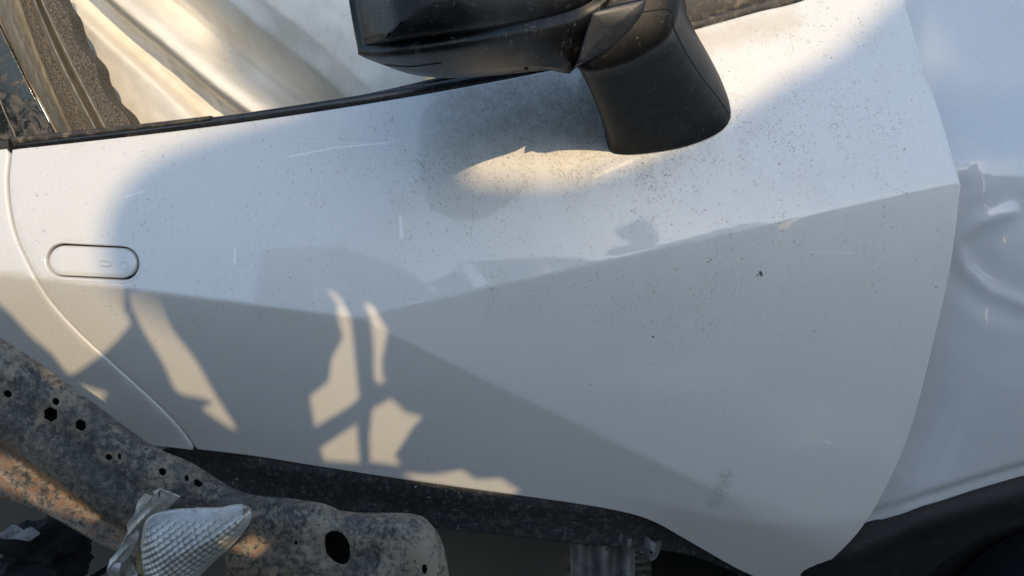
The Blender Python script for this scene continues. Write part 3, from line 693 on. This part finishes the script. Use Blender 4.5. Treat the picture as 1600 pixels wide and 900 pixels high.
beam_top = smooth_curve([(-260, 380), (-120, 470), (0, 548), (65, 592), (130, 640), (190, 685), (240, 716), (285, 735), (325, 760), (360, 780), (395, 789), (450, 794), (500, 802), (525, 812), (560, 816), (642, 818), (668, 834), (684, 862), (694, 905), (696, 950)], 5)
beam_bot = smooth_curve([(696, 960), (560, 965), (440, 960), (418, 915), (406, 885), (385, 905), (380, 960), (352, 955), (355, 880), (330, 870), (262, 885), (190, 862), (130, 832), (70, 800), (0, 772), (-120, 715), (-260, 650)], 6, sharp=(3, 4, 5, 6, 7))
YB = -0.13
bt = W(beam_top[:, 0], beam_top[:, 1], YB)[:, [0, 2]]
def fbeam(x, z):
    q = np.stack([np.ravel(x), np.ravel(z)], -1); v = dist_poly(bt, q, False).reshape(np.shape(x)) / (0.77 / FOC)   # px below the top edge
    y = YB + 0.020 * np.exp(-v / 14) - 0.006 * sst(60, 95, v) + 0.016 * sst(118, 150, v) * sst(.0, -.15, np.asarray(x)) - 0.020 * sst(150, 168, v) * sst(.05, -.2, np.asarray(x))
    return y + .0022 * fnoise(x, z, 28, 3) + .0007 * fnoise(x, z, 90, 8)
def ngon(cx, cy, rx, ry, n, rot=0): return np.array([(cx + rx * math.cos(t + rot), cy + ry * math.sin(t + rot)) for t in np.linspace(0, 2 * math.pi, n, endpoint=False)])
def hexh(cx, cy, r, rot=.5):
    h = ngon(cx, cy, r, r, 6, rot); return np.concatenate([h[i] + (h[(i + 1) % 6] - h[i]) * np.linspace(0, 1, 4)[:3, None] for i in range(6)])
holes = [hexh(78, 648, 13.5), hexh(125, 665, 11), ngon(86, 628, 7, 7, 14), ngon(11, 616, 8, 7, 14), ngon(169, 715, 6.5, 6.5, 14), ngon(186, 714, 4, 6.5, 12), hexh(253, 738, 8), ngon(291, 748, 4.5, 6.5, 12), hexh(309, 755, 9),
         closed([(507, 838), (520, 829), (535, 833), (546, 850), (547, 872), (538, 884), (522, 880), (508, 864)], 4, sharp=()), ngon(462, 849, 3.2, 5, 12), ngon(663, 890, 5, 9, 14), ngon(648, 878, 2.2, 3.5, 10)]
hx = [to_surface(h, fbeam) for h in holes]
b_org = W(300, 850, YB)
rustf = lambda x, z: np.clip(np.interp(dist_poly(bt, np.stack([x, z], -1), False) / (0.77 / FOC), [0, 70, 110, 150, 175], [.0, .03, .35, .8, 1.]) * sst(.1, -.25, x) + .9 * np.exp(-((x - W(385, 850, YB)[0]) / .03) ** 2 - ((z - W(385, 850, YB)[2]) / .025) ** 2), 0, 1)
hole_c = np.array([h_.mean(0) for h_ in hx]); hole_r = np.array([np.linalg.norm(h_ - h_.mean(0), axis=1).mean() for h_ in hx])
def rust2(x, z):
    d = np.min(np.hypot(x[:, None] - hole_c[:, 0], z[:, None] - hole_c[:, 1]) - hole_r, axis=1)
    return np.clip(rustf(x, z) + .40 * np.exp(-np.maximum(d, 0) / .004) + .22 * np.exp(-dist_poly(bt, np.stack([x, z], -1), False) / .003), 0, 1)
beam = panel('rusty_beam', to_surface(np.concatenate([beam_top, beam_bot]), fbeam), fbeam, M_beam, None, holes=hx, step=.004, radius=.004, depth=.016, rear=True, origin=tuple(b_org), attr={'rust': rust2}, hole_depth=.003)
tag(beam, 'rusty dark steel beam with hexagonal holes leaning across the lower left of the car', 'metal beam')
# back shell of the box section
panel('back_plate', to_surface(np.concatenate([beam_top + [6, 8], beam_bot + [-4, -10]])[::2], lambda x, z: YB + .03 + 0 * x), lambda x, z: YB + .045 + 0 * x, M_dark, beam, step=.03, depth=.004, radius=.001, origin=tuple(b_org))

# ribbed heat shield and torn foil strip
def shield_mat(groove_shade):
    m = NT('chalky_embossed_sheet' if groove_shade else 'chalky_foil'); n = m.noise(35, 6, .7); c = m.mix(m.ramp(n, .35, .7), (0.42, 0.40, 0.37), (0.66, 0.63, 0.58))
    c = m.mix(m.ramp(m.noise(14, 4, .6, vec=m.mapping(loc=(2, 5, 3))), .52, .72, 0, .6), c, (.42, .34, .23)); c = m.mix(m.ramp(m.noise(500, 3, .6), .62, .7, 0, .5), c, (.12, .11, .1))
    if groove_shade: c = m.mix(m.ramp(m.attr('groove_shade'), .1, .6, .7, 0), c, (.10, .09, .08))  # groove shade put into the colour to strengthen the weak relief
    m.set('Base Color', c).set('Roughness', .42).set('Metallic', .45).set('Normal', m.bump(m.noise(300, 4, .6), .3, .001)); return m.m
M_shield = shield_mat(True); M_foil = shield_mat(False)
YS = -0.185
sh_px = closed([(226, 822), (236, 808), (258, 801), (300, 798), (340, 797), (362, 793), (380, 793), (389, 802), (387, 818), (370, 842), (345, 866), (322, 888), (303, 912), (290, 960), (222, 960), (226, 900), (221, 860)], 4, sharp=(13, 14))
sh0 = W(sh_px[:, 0], sh_px[:, 1], YS)[:, [0, 2]]
KP = FOC / 0.715
def fshield(x, z, only=False):
    q = np.stack([np.ravel(x), np.ravel(z)], -1); d = dist_poly(sh0, q).reshape(np.shape(x)) * KP
    c = W(300, 850, YS); X = (np.asarray(x) - c[0]) * KP; Y = -(np.asarray(z) - c[2]) * KP
    X2 = X + .0018 * (Y + 40) ** 2 + 5 * fnoise(x, z, 38, 2); Y = Y + 5 * fnoise(x, z, 33, 5); a = (X2 * .60 + Y * .80); b = (X2 * .86 - Y * .50)
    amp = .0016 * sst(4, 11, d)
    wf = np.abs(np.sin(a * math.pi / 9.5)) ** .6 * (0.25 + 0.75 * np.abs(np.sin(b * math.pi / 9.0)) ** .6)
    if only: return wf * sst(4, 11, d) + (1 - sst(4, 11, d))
    pillow = 0.035 * (1 - np.exp(-d / 28))
    return YS - pillow - amp * 2 * wf - .004 * fnoise(x, z, 30, 6)
shield = panel('embossed_heat_shield', to_surface(sh_px, fshield), fshield, M_shield, None, step=.0011, radius=.0012, depth=.004, rear=True, origin=tuple(W(300, 900, YS)), attr={'groove_shade': lambda x, z: fshield(x, z, True)})
tag(shield, 'crumpled pale waffle-embossed heat shield caught on the rusty beam', 'heat shield')
YF = -0.165
fo_px = closed([(249, 765), (279, 777), (264, 792), (247, 802), (238, 815), (226, 828), (214, 845), (203, 858), (199, 868), (206, 885), (214, 900), (216, 960), (190, 960), (176, 915), (167, 893), (172, 876), (188, 858), (200, 832), (199, 820), (210, 805), (216, 783), (226, 774), (240, 779)], 4)
def ffoil(x, z):
    c = W(225, 830, YF); X = (x - c[0]) * KP; Y = -(z - c[2]) * KP
    cross = (X * .8 + Y * .55)
    return YF - .012 + .009 * np.sin(cross / 9.0) + .005 * np.abs(np.sin(cross / 5 + Y / 23)) + .003 * fnoise(x, z, 90, 3) + .004 * fnoise(x, z, 45, 9)
foil = panel('torn_foil_strip', to_surface(fo_px, ffoil), ffoil, M_foil, None, step=.002, radius=.0008, depth=.0025, rear=True, origin=tuple(W(220, 880, YF)), )
tag(foil, 'torn pale metal foil strip curling beside the embossed heat shield', 'scrap metal')
m = NT('yellow_brown_insulation'); n = m.noise(60, 5, .7); m.set('Base Color', m.mix(m.ramp(n, .35, .65), (.22, .16, .08), (.42, .33, .18))).set('Roughness', .9).set('Normal', m.bump(n, .8, .004)); M_ins = m.m
in_px = closed([(222, 855), (212, 868), (202, 878), (203, 900), (198, 955), (232, 955), (232, 856)], 4)
ffi = lambda x, z: YS + .012 + .005 * fnoise(x, z, 80, 2)
ins = panel('insulation_pad', W(in_px[:, 0], in_px[:, 1], YS)[:, [0, 2]], ffi, M_ins, shield, step=.003, radius=.002, depth=.012, origin=tuple(W(300, 900, YS)))

# dark scrap under the beam
def lump(name, c, s, mat, label, cat, seed):
    bm = bmesh.new(); bmesh.ops.create_icosphere(bm, subdivisions=4, radius=1)
    for v in bm.verts:
        n_ = noise.noise(v.co * 1.6 + Vector((seed, 0, 0))) * .5 + noise.noise(v.co * 4 + Vector((0, seed, 0))) * .22
        v.co = Vector([v.co[i] * s[i] * (1 + n_) for i in range(3)])
    me = bpy.data.meshes.new(name); bm.to_mesh(me); bm.free(); me.materials.append(mat)
    o = bpy.data.objects.new(name, me); COL.objects.link(o); o.location = c; tag(o, label, cat); return o
lump('rubber_scrap', W(70, 862, -.02), (.055, .05, .038), M_dark, 'dark crumpled rubber scrap under the left end of the beam', 'scrap', 3)
m = NT('grey_clear_plastic'); m.set('Base Color', m.mix(m.ramp(m.noise(60, 4, .7), .4, .6), (.10, .10, .11), (.3, .3, .31))).set('Roughness', .3)
pl_px = closed([(0, 834), (18, 822), (40, 828), (53, 820), (64, 832), (50, 842), (28, 840), (10, 838)], 4)
pls = panel('plastic_scrap', W(pl_px[:, 0], pl_px[:, 1], -.075)[:, [0, 2]], lambda x, z: -.078 + .006 * fnoise(x, z, 110, 2), m.m, None, step=.004, radius=.0008, depth=.002, origin=tuple(W(30, 835, -.075)))
tag(pls, 'small crumpled grey plastic scrap lying on the dark rubber below the beam', 'plastic scrap')
cb = tube('black_cable', W(*smooth_curve([(60, 1010), (100, 930), (140, 905), (200, 870), (240, 850)], 8).T, .0), .004, M_arch, None, origin=tuple(W(100, 930, 0)))
tag(cb, 'thin black cable running under the rusty beam', 'cable')

# ------------------------------------------------------------------ unseen sheets added outside the view to shape shade and sun patches
m = NT('dark_shade_sheet'); n = m.noise(2.5, 6, .65); m.set('Base Color', m.mix(m.ramp(n, .35, .65), (.07, .065, .06), (.16, .13, .10))).set('Roughness', .7).set('Normal', m.bump(n, .4, .02)); M_shade_sheet = m.m  # surface of the tall and low sheets added as sun blockers
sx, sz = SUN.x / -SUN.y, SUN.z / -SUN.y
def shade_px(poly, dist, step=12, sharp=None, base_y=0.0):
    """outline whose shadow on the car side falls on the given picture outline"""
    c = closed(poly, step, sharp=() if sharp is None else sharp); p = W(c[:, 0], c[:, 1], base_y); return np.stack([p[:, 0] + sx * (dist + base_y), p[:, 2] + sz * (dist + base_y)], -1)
FAR = 4.6; LOW = 3.3  # added unseen sheets: the tall one shades the car, the low row the ground
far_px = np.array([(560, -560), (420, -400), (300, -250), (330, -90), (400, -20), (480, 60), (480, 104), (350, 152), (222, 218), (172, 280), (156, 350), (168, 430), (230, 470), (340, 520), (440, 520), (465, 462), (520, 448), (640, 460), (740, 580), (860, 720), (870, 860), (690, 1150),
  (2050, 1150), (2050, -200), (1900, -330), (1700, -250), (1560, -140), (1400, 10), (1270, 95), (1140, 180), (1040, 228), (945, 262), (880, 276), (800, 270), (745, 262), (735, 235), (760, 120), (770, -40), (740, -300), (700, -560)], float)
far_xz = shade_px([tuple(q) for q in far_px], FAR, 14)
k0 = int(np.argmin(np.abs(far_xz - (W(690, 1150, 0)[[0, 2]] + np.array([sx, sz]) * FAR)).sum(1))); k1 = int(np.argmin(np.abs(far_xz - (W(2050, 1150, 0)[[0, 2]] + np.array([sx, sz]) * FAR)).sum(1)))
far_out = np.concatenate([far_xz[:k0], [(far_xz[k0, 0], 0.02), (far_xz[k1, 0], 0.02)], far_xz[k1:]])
gaps = [[(1.00, 1.04), (1.16, 1.05), (1.30, 1.035), (1.48, 1.06), (1.38, 1.14), (1.18, 1.13), (1.06, 1.12)], [(1.46, 1.36), (1.55, 1.25), (1.72, 1.19), (1.78, 1.26), (1.68, 1.34), (1.56, 1.40)]]  # openings added so sun streaks land where the door reflects them
fs = panel('unseen_light_shaper', far_out, lambda x, z: -FAR + .03 * np.sin(x * 5 + z * 2), M_shade_sheet, None, holes=[np.array(g_) * [1.0, 1.0] + [sx * (FAR - LOW), sz * (FAR - LOW)] for g_ in gaps], step=.12, depth=.02, radius=.002, origin=(2.2, -FAR, 0))
tag(fs, 'tall unseen sheet added opposite the car, cut to throw shade on it', 'added shade sheet')
for i_, (x0_, x1_, h_, lab) in enumerate([(-6.5, -3.4, 1.55, 'low unseen sheet added to shade the ground, leftmost of the row opposite the car'), (-3.3, -.6, 1.4, 'low unseen sheet added to shade the ground, second in the row opposite the car'),
        (-.45, 2.1, 1.6, 'low unseen sheet added to shade the ground, in front of the tall one opposite the car'), (2.2, 5.2, 1.5, 'low unseen sheet added to shade the ground, right of the tall one opposite the car'), (5.4, 9.0, 1.6, 'low unseen sheet added to shade the ground, rightmost of the row opposite the car')]):
    xs_ = np.linspace(x1_, x0_, 24); tp = np.stack([xs_, h_ + .07 * fnoise(xs_, 0 * xs_, 4, i_) + .04 * fnoise(xs_, 0 * xs_, 13, i_)], -1)
    o_s = panel('unseen_light_shaper', np.concatenate([[(x0_, .02), (x1_, .02)], tp]), lambda x, z: -LOW + .05 * fnoise(x, z, 5, i_), M_shade_sheet, None, holes=[np.array(g_) for g_ in gaps] if i_ == 2 else [], step=.1, depth=.03, radius=.003, origin=((x0_ + x1_) / 2, -LOW, 0))
    tag(o_s, lab, 'added shade sheet')  # low row added to keep the ground before the car in shade
M_pale_shaper = bpy.data.materials.new('pale_light_shaper'); M_pale_shaper.use_nodes = True; M_pale_shaper.node_tree.nodes['Principled BSDF'].inputs['Base Color'].default_value = (.62, .60, .56, 1); M_pale_shaper.node_tree.nodes['Principled BSDF'].inputs['Roughness'].default_value = .6  # pale surface of the added ground panels and the near blocker
for (cx_, cy_, lx_, ly_, lab) in [(.62, -1.05, .5, .26, 'unseen white panel added on the ground in front of the car to reflect sun in the door'), (.88, -.63, .34, .4, 'smaller unseen white panel added near the front wheel to reflect sun in the door')]:
    n_ = 24; gv = []; gf = []
    for b in range(n_):
        for a in range(n_): u, v = a / (n_ - 1) - .5, b / (n_ - 1) - .5; X_ = cx_ + u * lx_ * (1 + .2 * math.sin(9 * v)); Y_ = cy_ + v * ly_ * (1 + .2 * math.sin(7 * u + 1)); gv.append((X_, Y_, .045 + .012 * math.sin(X_ * 40 + Y_ * 23) + .01 * math.sin(Y_ * 55 - X_ * 17)))
    m_ = len(gv); gv += [(p_[0], p_[1], p_[2] - .004) for p_ in gv]
    for b in range(n_ - 1):
        for a in range(n_ - 1): k_ = b * n_ + a; gf += [(k_, k_ + 1, k_ + n_ + 1, k_ + n_), (m_ + k_ + n_, m_ + k_ + n_ + 1, m_ + k_ + 1, m_ + k_)]
    rim_ = [a for a in range(n_)] + [b * n_ + n_ - 1 for b in range(1, n_)] + [(n_ - 1) * n_ + a for a in range(n_ - 2, -1, -1)] + [b * n_ for b in range(n_ - 2, 0, -1)]
    for a, b in zip(rim_, rim_[1:] + rim_[:1]): gf.append((a, m_ + a, m_ + b, b))
    tag(link('unseen_light_shaper', gv, gf, M_pale_shaper, None, True, (cx_, cy_, .04)), lab, 'added shade sheet')  # bright panels added only for their sunlit reflection in the door
NEAR = 1.08  # added blocker behind the viewpoint, its holes shaped as the sun patches
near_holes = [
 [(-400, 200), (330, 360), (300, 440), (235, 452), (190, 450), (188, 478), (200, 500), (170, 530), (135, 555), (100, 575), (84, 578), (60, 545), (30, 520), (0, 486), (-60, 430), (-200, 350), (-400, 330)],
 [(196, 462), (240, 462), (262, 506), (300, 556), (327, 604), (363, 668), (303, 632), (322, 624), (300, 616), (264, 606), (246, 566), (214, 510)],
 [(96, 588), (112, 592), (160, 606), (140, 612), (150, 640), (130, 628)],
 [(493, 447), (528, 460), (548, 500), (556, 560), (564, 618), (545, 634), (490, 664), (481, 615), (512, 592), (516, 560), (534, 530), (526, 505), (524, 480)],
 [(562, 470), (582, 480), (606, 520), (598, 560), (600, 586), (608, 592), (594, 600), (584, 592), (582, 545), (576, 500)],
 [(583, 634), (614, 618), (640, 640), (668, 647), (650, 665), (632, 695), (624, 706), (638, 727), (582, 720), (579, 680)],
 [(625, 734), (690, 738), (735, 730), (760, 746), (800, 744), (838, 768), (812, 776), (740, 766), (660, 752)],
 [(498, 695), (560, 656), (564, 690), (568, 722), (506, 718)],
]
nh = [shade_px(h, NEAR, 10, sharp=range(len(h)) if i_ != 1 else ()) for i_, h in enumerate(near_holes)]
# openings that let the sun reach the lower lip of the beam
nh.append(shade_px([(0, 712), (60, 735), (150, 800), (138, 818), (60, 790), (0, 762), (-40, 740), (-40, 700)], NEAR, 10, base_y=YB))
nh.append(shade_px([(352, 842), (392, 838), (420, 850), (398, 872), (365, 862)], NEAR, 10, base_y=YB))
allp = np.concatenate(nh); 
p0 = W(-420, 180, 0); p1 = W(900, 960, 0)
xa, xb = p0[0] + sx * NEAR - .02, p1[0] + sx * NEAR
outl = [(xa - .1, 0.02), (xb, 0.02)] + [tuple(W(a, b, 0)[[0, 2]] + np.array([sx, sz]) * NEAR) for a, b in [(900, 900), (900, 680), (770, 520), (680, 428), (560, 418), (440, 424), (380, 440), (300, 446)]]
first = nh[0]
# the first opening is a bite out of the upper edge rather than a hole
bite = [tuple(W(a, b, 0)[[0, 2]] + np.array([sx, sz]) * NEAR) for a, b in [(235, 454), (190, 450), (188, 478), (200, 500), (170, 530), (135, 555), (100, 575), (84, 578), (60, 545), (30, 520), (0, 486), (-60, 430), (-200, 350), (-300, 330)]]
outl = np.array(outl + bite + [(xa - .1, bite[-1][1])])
ns = panel('unseen_light_shaper', outl, lambda x, z: -NEAR + .0 * x, M_pale_shaper, None, holes=nh[1:], step=.08, depth=.006, radius=.001, origin=(.2, -NEAR, 0), smooth=False)
tag(ns, 'unseen sheet added just behind the viewpoint, its holes cut to shape the sun patches', 'added shade sheet')
